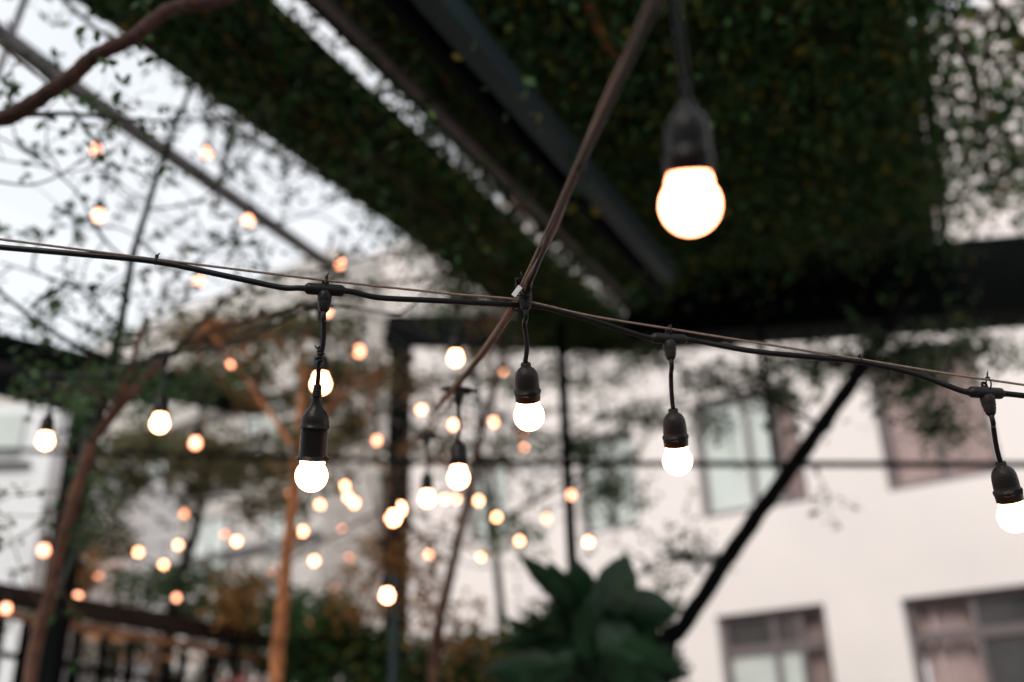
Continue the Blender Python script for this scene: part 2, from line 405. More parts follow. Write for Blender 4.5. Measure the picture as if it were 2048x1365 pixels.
# dark eaves beam and pale screen at the far left
ea = empty('side_canopy', P(0, 700, 5.0), 'black sloping eaves beam with a square column at far left', 'canopy')
pixbar('beam', (-150, 672, 4.6), (520, 812, 7.2), 62, .15, M['steel_dark'], parent=ea)
a = P(182, 770, 5.6); mb = MB(); mb.bar(Vector((a.x, a.y, 0)), a, .12, .12, Vector((0, 1, 0))); rel(mb, 'column', M['steel_dark'], ea, smooth=False)
pixbar('fascia', (-150, 730, 5.6), (150, 800, 5.9), 55, .05, M['steel_dark'], parent=ea)
a = P(118, 820, 8.0); sc_ = empty('white_annex', (a.x - 2, a.y, 0), 'pale blue-white annex wall with a bright panel at far left', 'building')
mb = MB(); x1, y1, z1 = a.x, a.y, a.z + .05
mb.box((x1 - 2, y1 + 1.5, z1 / 2), Vector((2, 0, 0)), Vector((0, 1.5, 0)), Vector((0, 0, z1 / 2))); rel(mb, 'wall', M['white_paint'], sc_, smooth=False)
mb = MB(); zz = P(60, 945, 8).z
mb.box((x1 - 2.05, y1 - .02, zz), Vector((1.9, 0, 0)), Vector((0, .03, 0)), Vector((0, 0, .02))); rel(mb, 'ledge', M['steel_pale'], sc_, smooth=False)
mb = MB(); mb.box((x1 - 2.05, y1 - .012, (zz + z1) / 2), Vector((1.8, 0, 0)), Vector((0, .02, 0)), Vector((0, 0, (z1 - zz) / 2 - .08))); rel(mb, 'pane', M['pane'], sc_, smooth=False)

# ------------------------------------------------------------------ foliage
def leaves(mb, pts, size, hexa=False, droop=.2, rng=rnd, flat=0.0):
    for p in pts:
        s_ = size * rng.uniform(.6, 1.3)
        d = Vector((rng.gauss(0, 1), rng.gauss(0, 1), rng.gauss(-droop, .6))); d.normalize()
        n = Vector((rng.gauss(0, 1), rng.gauss(0, 1), rng.gauss(0, 1) + flat)); sd_ = d.cross(n)
        if sd_.length < 1e-3: continue
        sd_.normalize(); nn = sd_.cross(d); p = Vector(p)
        if hexa:
            mb.add([p, p + d * s_ * .25 + sd_ * s_ * .2, p + d * s_ * .6 + sd_ * s_ * .27, p + d * s_ - nn * s_ * .12, p + d * s_ * .6 - sd_ * s_ * .27, p + d * s_ * .25 - sd_ * s_ * .2, p + d * s_ * .5 - nn * s_ * .09],
                   [(0, 1, 6), (1, 2, 6), (2, 3, 6), (3, 4, 6), (4, 5, 6), (5, 0, 6)])
        else:
            mb.add([p, p + d * s_ * .5 + sd_ * s_ * .3, p + d * s_, p + d * s_ * .5 - sd_ * s_ * .3], [(0, 1, 2, 3)])

def clump_points(fn_, n_clump, per, spread, rng=rnd):
    out = []
    for _ in range(n_clump):
        c = fn_(); k = int(per * rng.uniform(.4, 1.5)); sp = spread * rng.uniform(.6, 1.5)
        for _ in range(k): out.append(c + Vector((rng.gauss(0, sp), rng.gauss(0, sp), rng.gauss(0, sp * .8))))
    return out

def in_quad(q, rng=rnd):
    # uniform-ish on the roof plane through its four corner points
    c = [RP(x, y) for x, y in q]; u, v = rng.random(), rng.random()
    return (c[0] * (1 - u) + c[1] * u) * (1 - v) + (c[3] * (1 - u) + c[2] * u) * v

def vine(pix, n, per, spread, label, drop=.25, size=.042, stems=16, thin=False):
    root = empty('climbing_vine', in_quad(pix), label, 'climbing plant', 'vines covering the pergola roof')
    area = lambda: in_quad(pix) + Vector((0, 0, -abs(rnd.gauss(0, drop)) + .06))
    mb = MB(); leaves(mb, clump_points(area, n, per, spread), size, droop=.7)
    rel(mb, 'foliage', M['vine'], root, smooth=False)
    st = MB()
    for _ in range(stems):
        a = in_quad(pix); b = in_quad(pix)
        if (a - b).length > 2.5: b = a + (b - a).normalized() * 2.2
        pts = [a + (b - a) * t + Vector((rnd.gauss(0, .06), rnd.gauss(0, .06), -.03 - .10 * rnd.random())) for t in (0, .2, .4, .6, .8, 1)]
        st.tube(smooth_path(pts, 3), rnd.uniform(.004, .011), 5)
    rel(st, 'stems', M['bark'], root)
    return root
vine(quad(235, 505, 690, 690), 1100, 22, .07, 'dense dark vine strip between the open sky and the light slit', drop=.10)
vine(quad(668, 850, 650, 620), 560, 22, .07, 'narrow dark vine strip between the light slit and the grey rafter', drop=.12)
vC = vine(quad(905, 1845, 490, 415), 2300, 20, .10, 'broad dark green vine mass above the near bulb', drop=.18, stems=30)
vine(quad(960, 1820, 360, 300), 200, 12, .06, 'loose brighter sprays hanging below the broad vine mass', drop=.34, stems=1, size=.05)
vine(quad(1845, 2320, 425, 400), 230, 20, .10, 'sparse sunlit vine at upper right with bright gaps', drop=.12, stems=22, size=.06)
vine([(780, 455), (1020, 625), (1130, 700), (900, 590)], 110, 16, .08, 'ragged rusty green vine fringe under the left roof strip end', drop=.10, stems=8)
vine(quad(165, 205, 600, 600), 60, 8, .045, 'thin leafy fringe along the outer roof strip edge', drop=.03, stems=4, size=.035)
vine([(1190, 560), (1300, 600), (1310, 700), (1180, 700)], 90, 20, .10, 'ragged vine tuft hanging where the roof strip ends', drop=.12, stems=4)

sl = lambda x, y: (ln(x, y), y)
vine([sl(540, 230), sl(612, 230), sl(612, 560), sl(540, 560)], 110, 14, .05, 'thin ragged vine growth bridging the light slit', drop=.05, stems=1)
mb = MB(); mb.tube(smooth_path([RP(1150, -60, -.12), RP(1185, 30, -.15), RP(1215, 90, -.15), RP(1250, 145, -.10)], 5), .022, 8); rel(mb, 'branch', M['bark_red_glow'], vC)
mb = MB(); mb.tube(smooth_path([RP(955, 275, -.12), RP(985, 325, -.15), RP(1020, 365, -.12), RP(1045, 420, -.05)], 5), .018, 8); rel(mb, 'branch', M['bark_red_glow'], vC)
def branch_path(pxs):
    return smooth_path([P(*p) for p in pxs], 6)
def grow(st, lf, path, n_side, L, r, rng, leaf_n=9, leaf_size=.03, sub=3, hexa=True, flat=.35, lo=0.15):
    """side twigs with leaves along a path"""
    for _ in range(n_side):
        i = int(rng.uniform(lo, .98) * (len(path) - 1)); p = path[i].copy()
        t = (path[min(i + 1, len(path) - 1)] - path[max(i - 1, 0)]).normalized()
        d = (t * .6 + RT * rng.gauss(0, .7) + UP * rng.gauss(.1, .7) + FW * rng.gauss(0, .5)).normalized()
        Ls = L * rng.uniform(.4, 1.2); pts = [p]
        for k in range(7):
            d = (d + Vector((rng.gauss(0, .3), rng.gauss(0, .3), rng.gauss(0, .25)))).normalized(); p = p + d * Ls / 7; pts.append(p.copy())
        sp = smooth_path(pts, 2)
        st.tube(sp, [r * (1 - .75 * k / (len(sp) - 1)) for k in range(len(sp))], 5, cap=False)
        leaves(lf, [pts[rng.randint(2, 7)] + Vector((rng.gauss(0, .012), rng.gauss(0, .012), rng.gauss(0, .012))) for _ in range(leaf_n)], leaf_size, hexa, rng=rng)
        if sub:
            grow(st, lf, sp, sub, L * .5, r * .55, rng, leaf_n, leaf_size, 0, hexa, flat, .3)

def tree(label, paths, side=(8, .5, .003), leafm='leaf', bark='bark', seed=1, leaf_n=8, leaf_size=.03, sub=2, clusters=(), csize=.05, cper=26, group=None, root_px=None, name='garden_tree', bark2=None):
    """paths: list of (list of (px,py,d), r0, r1); the first is the trunk, carried down to the ground"""
    rng = random.Random(seed)
    p0 = P(*paths[0][0][0]); base = Vector((p0.x + (root_px or 0), p0.y, 0))
    root = empty(name, base, label, 'tree', group)
    st = MB(); lf = MB(); allp = []
    for k, (px, r0, r1) in enumerate(paths):
        pts = [P(*q) for q in px]
        if k == 0 and p0.z > 0.3: pts = [base, base + (p0 - base) * .5 + Vector((.03, 0, 0))] + pts
        sp = smooth_path(pts, 7); n = len(sp)
        rr = [(r0 + (r1 - r0) * i / (n - 1)) * (1 + .05 * math.sin(i * 1.7 + k)) for i in range(n)]
        if k == 0: rr[0] *= 1.5
        wob = [v + Vector((rng.gauss(0, r0 * .04), rng.gauss(0, r0 * .04), 0)) for v in sp]
        bm_ = st if k == 0 else MB()
        bm_.tube(wob, rr, 10)
        if side[0]: grow(bm_, lf, sp, side[0], side[1], side[2], rng, leaf_n, leaf_size, sub, lo=.55 if k == 0 else .15)
        rel(bm_, 'trunk' if k == 0 else 'branch', M[bark2 if (bark2 and k not in (0, 2, 3)) else bark], root)
        allp.extend(sp)
    for (cx, cyy, rx, ry, d, n) in clusters:
        c = P(cx, cyy, d); ax, ay = rx / FPX * d, ry / FPX * d
        def f():
            while True:
                a, b, e = rng.uniform(-1, 1), rng.uniform(-1, 1), rng.uniform(-1, 1)
                if a * a + b * b + e * e < 1: break
            return c + RT * a * ax + UP * b * ay + FW * e * max(ax, ay) * .8
        pts = clump_points(f, n, cper, .045 * d / 5, rng); leaves(lf, pts, csize, rng=rng, flat=.6)
        near = min(allp, key=lambda q: (q - c).length); tw = MB()
        limb = smooth_path([near, (near * .6 + c * .4) + Vector((rng.gauss(0, .04), rng.gauss(0, .04), .03)), c], 4)
        tw.tube(limb, [.011 - .0006 * q for q in range(9)], 6)
        for _ in range(max(3, n // 7)):
            b = f(); m_ = (c + b) / 2 + Vector((rng.gauss(0, .05), rng.gauss(0, .05), -.02)); tw.tube(smooth_path([c, m_, b], 3), [.007, .006, .006, .005, .005, .004, .003], 5, cap=False)
        rel(tw, 'branch', M[bark2 or bark], root)
    if lf.v: rel(lf, 'crown', M[leafm], root, smooth=False)
    return root

# left tree, pale roof behind its branches
tree('slender brown-trunked tree at left, branches spread against the glass roof',
     [([(60, 1365, 3.2), (98, 1200, 3.2), (132, 1050, 3.2), (185, 885, 3.2)], .027, .018),
      ([(185, 885, 3.2), (212, 780, 3.2), (236, 680, 3.2), (262, 530, 3.25), (290, 430, 3.3), (330, 310, 3.35), (352, 250, 3.4), (388, 165, 3.45)], .016, .006),
      ([(188, 880, 3.2), (245, 790, 3.1), (272, 700, 3.0), (290, 640, 3.0)], .014, .005),
      ([(195, 870, 3.2), (290, 758, 3.3), (368, 690, 3.4), (470, 648, 3.5), (610, 610, 3.7), (760, 572, 3.9), (900, 548, 4.1)], .015, .006),
      ([(352, 700, 3.3), (440, 610, 3.2), (520, 560, 3.2), (640, 540, 3.3), (780, 505, 3.4)], .0075, .003),
      ([(262, 530, 3.2), (200, 470, 3.0), (150, 380, 2.9), (60, 310, 2.8), (-30, 260, 2.8)], .004, .002),
      ([(240, 660, 3.2), (170, 590, 3.0), (110, 560, 3.0), (0, 525, 2.9)], .005, .002),
      ([(300, 420, 3.3), (400, 400, 3.4), (480, 330, 3.5), (560, 250, 3.6)], .004, .002),
      ([(275, 480, 3.3), (360, 540, 3.4), (470, 470, 3.5), (610, 430, 3.6), (700, 390, 3.7)], .004, .002),
      ([(222, 720, 3.2), (150, 690, 3.1), (70, 640, 3.0), (-30, 560, 3.0)], .010, .005)],
     side=(9, .42, .0028), leafm='leaf_dark', bark='bark', bark2='bark_green', seed=3, leaf_n=6, leaf_size=.030, sub=2,
     clusters=[(240, 790, 110, 50, 3.8, 16), (90, 775, 60, 30, 4.2, 7), (330, 775, 170, 24, 5.0, 60), (170, 850, 40, 60, 4.4, 8), (190, 1010, 45, 100, 5.2, 30)], csize=.04, cper=16)
# branch crossing the upper left, its trunk outside the frame
tree('thick reddish-brown bare branch arching across the top left corner',
     [([(-420, 700, 2.3), (-250, 430, 2.3), (-60, 262, 2.3), (20, 232, 2.3), (75, 200, 2.3), (145, 152, 2.3), (190, 112, 2.3), (262, 78, 2.3), (300, 48, 2.32), (345, 18, 2.35), (430, 4, 2.4), (520, -30, 2.5)], .022, .0155),
      ([(30, 232, 2.32), (140, 228, 2.5), (240, 238, 2.8), (350, 243, 3.1), (480, 237, 3.4)], .0065, .0035),
      ([(-40, 60, 2.6), (60, 140, 2.5), (140, 210, 2.5), (200, 300, 2.5)], .003, .0015),
      ([(-60, 350, 2.5), (60, 370, 2.5), (150, 330, 2.6), (240, 240, 2.7)], .003, .0015)],
     side=(6, .30, .0020), leafm='leaf_dark', bark='bark_deep', bark2='bark_green', seed=12, leaf_n=3, leaf_size=.03, sub=2)
# slim trunk, orange lamp glow painted into its bark
tree('slim straight trunk with warm glow painted on its bark, right of the railing with tiered olive foliage',
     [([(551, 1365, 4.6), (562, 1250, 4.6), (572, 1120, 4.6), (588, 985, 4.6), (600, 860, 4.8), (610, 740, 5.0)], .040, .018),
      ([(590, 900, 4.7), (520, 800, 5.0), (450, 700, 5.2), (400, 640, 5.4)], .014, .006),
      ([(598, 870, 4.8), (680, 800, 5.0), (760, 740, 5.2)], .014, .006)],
     side=(6, .6, .005), leafm='leaf_olive', bark='bark_red_glow', seed=5, leaf_n=8, leaf_size=.05, sub=2,
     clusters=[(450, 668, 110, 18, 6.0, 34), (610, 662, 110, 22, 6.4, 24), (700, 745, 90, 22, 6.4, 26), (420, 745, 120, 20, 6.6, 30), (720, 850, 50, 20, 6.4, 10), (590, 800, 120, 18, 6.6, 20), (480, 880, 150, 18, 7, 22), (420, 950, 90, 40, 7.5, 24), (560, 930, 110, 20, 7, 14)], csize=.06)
tree('brown forked trunk left of centre-right behind the row of small bulbs, rusty leaves low',
     [([(868, 1365, 6.0), (880, 1240, 6.0), (905, 1130, 6.0), (935, 1000, 6.0), (958, 880, 6.0), (990, 770, 6.1), (1012, 690, 6.2)], .045, .018),
      ([(935, 1000, 6.0), (880, 900, 6.2), (860, 800, 6.3)], .014, .008),
      ([(905, 1130, 6.0), (840, 1080, 6.0), (800, 1000, 6.1)], .014, .006)],
     side=(8, .7, .005), leafm='leaf_rust', bark='bark', seed=8, leaf_n=6, leaf_size=.05, sub=2,
     clusters=[(770, 1110, 60, 40, 6.2, 26), (830, 1160, 70, 50, 6.2, 26), (720, 1180, 60, 60, 6.2, 22), (900, 1240, 90, 50, 6.2, 24), (480, 1190, 60, 50, 6.5, 16), (950, 1310, 90, 40, 6.2, 14)], csize=.052, cper=13)
tree('tall background tree with thin grey-green tiers crossing the pale wall at mid picture',
     [([(1010, 1365, 8.5), (1000, 1200, 8.5), (985, 1050, 8.5), (960, 900, 8.5), (950, 700, 8.6)], .05, .02),
      ([(985, 1050, 8.5), (1150, 960, 8.3), (1290, 900, 8.2)], .02, .01), ([(960, 900, 8.5), (860, 860, 8.5), (760, 850, 8.5)], .02, .008),
      ([(955, 800, 8.5), (1100, 880, 8.4), (1250, 820, 8.2), (1400, 790, 8.0)], .018, .008)],
     side=(8, 1.1, .008), leafm='leaf', bark='bark_green', seed=21, leaf_n=10, leaf_size=.06, sub=2,
     clusters=[(850, 905, 120, 14, 8.6, 20), (1010, 885, 120, 12, 8.5, 18), (1020, 1070, 70, 40, 8.5, 26), (1220, 985, 90, 34, 8.2, 34), (1160, 900, 80, 16, 8.3, 14), (1290, 830, 110, 18, 8.2, 20), (870, 640, 70, 20, 8.6, 24), (880, 760, 90, 16, 8.6, 20), (1060, 760, 90, 18, 8.5, 22), (1180, 760, 80, 20, 8.4, 16), (960, 700, 120, 16, 8.4, 16), (660, 760, 60, 20, 8.8, 16), (900, 590, 90, 26, 8.6, 16)], csize=.06, cper=15)
tree('leaning dark trunk crossing the white building diagonally at right',
     [([(1335, 1300, 5.2), (1360, 1262, 5.2), (1440, 1140, 5.2), (1512, 1035, 5.15), (1575, 948, 5.1), (1650, 842, 5.05), (1722, 738, 5.0), (1772, 660, 5.0), (1815, 590, 5.0)], .050, .036),
      ([(1440, 1125, 5.2), (1360, 1120, 5.4), (1270, 1150, 5.6)], .013, .006), ([(1720, 738, 5.0), (1840, 690, 4.9), (1960, 700, 4.8)], .012, .005),
      ([(1640, 850, 5.05), (1500, 790, 5.4), (1380, 770, 5.6)], .012, .005)],
     side=(5, .55, .004), leafm='leaf', bark='bark_dark', seed=31, leaf_n=9, leaf_size=.045, sub=2, root_px=-.55,
     clusters=[(1385, 1108, 75, 16, 5.4, 18), (1300, 1140, 40, 14, 5.6, 6), (1690, 725, 120, 34, 5.2, 60), (1830, 760, 100, 60, 5.2, 80), (1880, 850, 70, 50, 5.2, 44), (1450, 760, 120, 30, 6.2, 60), (1600, 725, 110, 30, 5.8, 50), (1980, 700, 100, 44, 5.2, 40), (1810, 705, 150, 26, 5.2, 50), (1400, 850, 60, 40, 6.4, 26), (1320, 720, 100, 24, 6.6, 34), (1560, 800, 70, 30, 6, 16)], csize=.040, cper=11)
tree('dark green bushy tree behind the railing left of the slim trunk',
     [([(330, 1365, 7.5), (345, 1200, 7.5), (395, 1050, 7.5), (400, 900, 7.6)], .05, .03), ([(395, 1050, 7.5), (330, 960, 7.5), (290, 880, 7.5)], .02, .01)],
     side=(9, .9, .008), leafm='leaf_olive', bark='bark_dark', seed=41, leaf_n=10, leaf_size=.06, sub=2,
     clusters=[(230, 950, 60, 70, 7.5, 26), (300, 890, 110, 30, 7.6, 28), (480, 930, 120, 28, 7.8, 20), (200, 1090, 60, 50, 7.5, 20), (560, 1010, 90, 26, 8, 20), (640, 880, 60, 50, 8, 20)], csize=.07)

def shrub(label, clusters, seed, leafm, csize=.06, cper=30):
    rng = random.Random(seed); c0 = P(*[clusters[0][k] for k in (0, 1, 4)]); root = empty('shrub', (c0.x, c0.y, 0), label, 'shrub')
    lf = MB(); st = MB()
    for (cx, cyy, rx, ry, d, n) in clusters:
        c = P(cx, cyy, d); ax, ay = rx / FPX * d, ry / FPX * d
        def f():
            while True:
                a, b, e = rng.uniform(-1, 1), rng.uniform(-1, 1), rng.uniform(-1, 1)
                if a * a + b * b + e * e < 1: break
            return c + RT * a * ax + UP * b * ay + FW * e * max(ax, ay) * .7
        leaves(lf, clump_points(f, n, cper, .05, rng), csize, rng=rng)
        for _ in range(6):
            e = f(); st.tube(smooth_path([Vector((c.x + rng.gauss(0, .1), c.y, 0)), Vector((c.x, c.y, c.z * .5)) + Vector((rng.gauss(0, .1), 0, 0)), e], 4), [.014] * 4 + [.01] * 5, 6)
    rel(st, 'stems', M['bark_dark'], root); rel(lf, 'foliage', M[leafm], root, smooth=False)
shrub('dark leafy shrub between the slim trunk and the post, low in picture', [(640, 1240, 110, 55, 6.8, 50), (700, 1310, 110, 60, 6.8, 70), (600, 1340, 70, 50, 6.8, 40), (760, 1330, 60, 80, 6.8, 40)], 51, 'vine')
shrub('deep green shrub behind the railing, left of the slim trunk', [(430, 1180, 120, 45, 7.4, 30), (520, 1210, 90, 60, 7.4, 34), (300, 1165, 90, 35, 7.4, 20)], 52, 'leaf')
shrub('small golden leafed shrub at left behind the tree trunk', [(155, 1150, 26, 42, 6.8, 26), (470, 1215, 34, 26, 6.4, 12)], 53, 'leaf_rust', .05)
shrub('red flowering shrub at the bottom edge beside the slim trunk', [(490, 1392, 60, 20, 6.0, 12)], 54, 'red', .04)
shrub('dark hedge mass at the bottom between post and big leafed plant', [(850, 1345, 130, 60, 7.2, 100), (980, 1340, 90, 80, 7.2, 80)], 55, 'vine')

shrub('dark leafy mass seen through the balusters at bottom left', [(130, 1310, 130, 50, 8.2, 26), (380, 1320, 170, 50, 8.2, 40), (250, 1250, 200, 26, 8.2, 24), (470, 1270, 110, 50, 8.2, 26)], 56, 'leaf_olive')
shrub('dark hedge filling in under the big leafed plant', [(1180, 1345, 180, 60, 5.6, 120), (1120, 1270, 90, 60, 5.6, 60), (1250, 1260, 80, 60, 5.6, 60)], 57, 'vine')
# big leafed plant
def big_plant():
    rng = random.Random(60); c = P(1190, 1400, 4.6); root = empty('broad_leaf_plant', (c.x, c.y, 0), 'large dark green plant with broad paddle leaves before the white building', 'plant')
    st = MB(); st.tube(smooth_path([Vector((c.x, c.y, 0)), Vector((c.x + .03, c.y, c.z * .6)), c], 5), .03, 10); rel(st, 'stem', M['bark_dark'], root)
    tips = [(1040, 1105, 1150, 1230, 62), (1100, 1120, 1150, 1260, 70), (1150, 1115, 1165, 1250, 78), (1252, 1106, 1200, 1235, 104), (1290, 1330, 1200, 1235, 84), (1360, 1222, 1225, 1225, 92), (1378, 1350, 1220, 1290, 70),
            (980, 1290, 1130, 1290, 70), (965, 1345, 1120, 1330, 66), (1060, 1280, 1150, 1330, 90), (1260, 1330, 1200, 1260, 100), (1110, 1200, 1170, 1330, 90), (1180, 1190, 1180, 1330, 100), (1290, 1275, 1190, 1330, 90),
            (1030, 1370, 1150, 1300, 100), (1330, 1370, 1200, 1330, 100), (1190, 1380, 1180, 1240, 110), (1100, 1380, 1150, 1260, 110), (1260, 1400, 1200, 1300, 110), (1000, 1230, 1120, 1300, 50),
            (1340, 1290, 1230, 1350, 80), (960, 1400, 1110, 1370, 80), (1150, 1290, 1180, 1400, 110), (1230, 1240, 1200, 1400, 110)]
    for k, (tx, ty, bx, by, wpx) in enumerate(tips):
        d = 4.6 + rng.uniform(-.25, .3); tip = P(tx, ty, d + rng.uniform(-.12, .12)); b = P(bx, by, d); ax = tip - b; L = ax.length; ax.normalize()
        vw = (FW + RT * rng.gauss(0, .5) + UP * rng.gauss(.2, .5)).normalized(); sd_ = ax.cross(vw).normalized(); nn = sd_.cross(ax); hw = wpx / FPX * d * (.50 if k < 10 else .34)
        lf = MB(); n = 12; vs = []; prof = [.05, .42, .70, .88, .97, 1, .99, .94, .86, .72, .52, .28, .03]
        for i in range(n + 1):
            t = i / n; bend = -.10 * L * (t * t); c0 = b + ax * L * t + nn * bend
            for s_ in (-1, -.5, 0, .5, 1): vs.append(c0 + sd_ * hw * prof[i] * s_ + nn * hw * (.35 * abs(s_) + .04 * math.sin(i * 2.3) * abs(s_)))
        fs = [(i * 5 + j, i * 5 + j + 1, (i + 1) * 5 + j + 1, (i + 1) * 5 + j) for i in range(n) for j in range(4)]
        lf.add(vs, fs); lf.tube(smooth_path([c, (b + c) / 2 + Vector((0, 0, .02)), b], 4), [.010] * 9, 6)
        rel(lf, 'leaf', M['big_leaf'], root)
big_plant()

# railing
rail = empty('railing', P(280, 1240, 6.2) * 1.0, 'dark wooden railing with upright balusters at bottom left', 'railing')
def RLp(px, dy=0): 
    t = px / 560.0; return P(px, 1190 + 98 * t + dy, 5.4 + 1.6 * t)
def rbar(name, x0, x1, dy, h, wd, m):
    mb = MB(); mb.bar(RLp(x0, dy), RLp(x1, dy), wd, h); rel(mb, name, m, rail, smooth=False)
rbar('handrail', -160, 600, 0, .10, .12, M['wood_dark']); rbar('handrail', -160, 590, 36, .045, .05, M['wood_warm_glow']); rbar('rail', -160, 590, 118, .03, .03, M['steel_dark'])
for i, x in enumerate(range(-100, 590, 52)):
    a = RLp(x, 40); mb = MB(); mb.bar(a - Vector((0, 0, .95)), a, .045, .045, Vector((0, 1, 0))); rel(mb, 'baluster', M['steel_dark'] if i % 4 else M['wood'], rail, smooth=False)
mb = MB(); mb.bar(P(175, 1275, 6.6), P(260, 1280, 6.6), .05, .03); mb.bar(P(240, 1315, 6.6), P(420, 1318, 6.8), .05, .02)
rel(mb, 'wood_block', M['wood_warm_glow'], rail, smooth=False)
# planter / terrace wall that carries the railing
mb = MB(); a, b = RLp(-200, 0), RLp(640, 0); zt_ = a.z - 1.05
mb.bar(Vector((a.x, a.y, zt_ / 2)), Vector((b.x, b.y, zt_ / 2)), .3, zt_); tag(mb.build('terrace_wall', M['soil'], smooth=False), 'dark low terrace wall under the railing at bottom left', 'wall')
post('pipe', (790, 1150, 5.6), None, .022, M['steel_grey'], 'short grey pipe standing at bottom centre below the lit bulb', 'pipe')

# ------------------------------------------------------------------ lamps
def connector(parent, m, yaw=0.0):
    """T shaped moulded connector, bar along local X, neck down; origin at bar centre"""
    mb = MB(); Rz = Matrix.Rotation(yaw, 4, 'Z') @ Matrix.Rotation(math.pi / 2, 4, 'Y')
    S = .001
    prof = [(0, -36), (3.6, -36), (4.2, -34.5), (3.5, -33.5), (4.4, -32), (3.7, -31), (4.6, -29.5), (3.9, -28.5), (5.0, -27), (7.6, -24), (8.2, -20), (8.2, 20), (7.6, 24), (5.0, 27), (3.9, 28.5), (4.6, 29.5), (3.7, 31), (4.4, 32), (3.5, 33.5), (4.2, 34.5), (3.6, 36), (0, 36)]
    mb.lathe([(a * S, b * S) for a, b in prof], 24, Rz)
    ob = mb.build('connector', m, parent)
    nk = MB(); nk.lathe([(a * S, b * S) for a, b in [(0, -5), (9.5, -5), (10.0, -9), (9.2, -20), (8.0, -22), (8.8, -23.5), (7.6, -24.5), (8.3, -26), (7.0, -27), (7.6, -28.5), (6.3, -29.5), (6.8, -31), (5.6, -32), (4.6, -34), (0, -34)]], 24)
    nk.build('strain_relief', m, ob)
    ey = MB(); n = 14
    for k in range(n):
        a0, a1 = math.pi * k / n, math.pi * (k + 1) / n
    c_ = Matrix.Rotation(yaw, 4, 'Z')
    pts = [c_ @ Vector(((3.2 * math.cos(t)) * S, 0, (12.0 + 3.2 * math.sin(t)) * S)) for t in [2 * math.pi * i / 16 for i in range(17)]]
    ey.tube(pts, 2.0 * S, 8, cap=False); ey.box(c_ @ Vector((0, 0, 8 * S)), c_.to_3x3() @ Vector((5 * S, 0, 0)), c_.to_3x3() @ Vector((0, 1.5 * S, 0)), Vector((0, 0, 2 * S)))
    ey.build('eyelet', m, ob)
    return ob

def bulb_parts(parent, zc, bm, r=.0225, neck=.0174, tilt=None):
    """frosted globe with its neck going up to zc + .035 """
    pr = []
    for i in range(19):
        a = -math.pi / 2 + (math.pi / 2 + .74) * i / 18; pr.append((max(1e-4, r * math.cos(a)), zc + r * math.sin(a)))
    rr, zz = pr[-1]
    pr += [(neck * .98 + .0004, zz + .0035), (neck * .90, zz + .007), (neck * .88, zz + .012)]
    mb = MB(); mb.lathe(pr, 40, tilt); o = mb.build('bulb', bm, parent)
    return zz + .010

def bell_socket(parent, zc, m, bm, T):
    zn = bulb_parts(parent, zc, bm, tilt=T)
    S = .001; z0 = zn / S
    mb = MB(); mb.lathe([(a * S, (z0 + b) * S) for a, b in [(13.5, 6), (16.6, -1.5), (17.9, -2), (18.0, -.5), (18.6, 8), (18.9, 9), (19.4, 9.3), (19.6, 11), (19.5, 13), (19.0, 13.6), (17.6, 14), (17.5, 22), (17.2, 30), (16.4, 36), (14.6, 41), (11.8, 45), (8.6, 47.5), (7.4, 48), (7.4, 53), (6.6, 54.2), (0.1, 54.2)]], 40, T)
    so = mb.build('socket', m, parent)
    k = MB(); k.box(T @ Vector((.006, -.0182, (z0 + 12) * S)), T.to_3x3() @ Vector((.005, 0, 0)), T.to_3x3() @ Vector((0, .0015, 0)), T.to_3x3() @ Vector((0, 0, .0035))); k.build('latch', m, so, smooth=False)
    b = MB(); b.lathe([(.0142, zn - .004), (.0146, zn), (.0138, zn + .005), (.012, zn + .0075)], 32, T); b.build('screw_base', M['brass'], parent)
    return T @ Vector((0, 0, (z0 + 54) * S))

def bottle_socket(parent, zc, m, bm, T):
    zn = bulb_parts(parent, zc, bm, tilt=T)
    S = .001; z0 = zn / S
    mb = MB(); mb.lathe([(a * S, (z0 + b) * S) for a, b in [(15, 6), (17, 1), (20.5, -2.2), (23.0, -2.6), (23.6, -1.6), (23.2, -.4), (20.4, 1.4), (19.4, 3), (19.2, 4), (19.0, 36), (19.2, 40), (20.3, 40.4), (20.6, 42), (20.3, 43.6), (19.6, 44), (19.3, 50), (17.8, 57), (14.4, 63), (9.6, 68.5), (7.0, 74), (6.2, 80), (6.0, 84)]], 44, T)
    so = mb.build('socket', m, parent)
    rb = MB(); pr = [(6.0, 84)]
    for i in range(5): pr += [(7.4 - i * .3, 85 + i * 3.2), (7.4 - i * .3, 86.6 + i * 3.2), (5.8 - i * .25, 87.2 + i * 3.2)]
    pr += [(4.2, 101), (0.1, 101)]
    rb.lathe([(a * S, (z0 + b) * S) for a, b in pr], 28, T); rb.build('strain_relief', m, so)
    b = MB(); b.lathe([(.0142, zn - .004), (.0146, zn), (.0138, zn + .005), (.0125, zn + .0085)], 32, T); b.build('screw_base', M['brass'], parent)
    return T @ Vector((0, 0, (z0 + 100) * S))

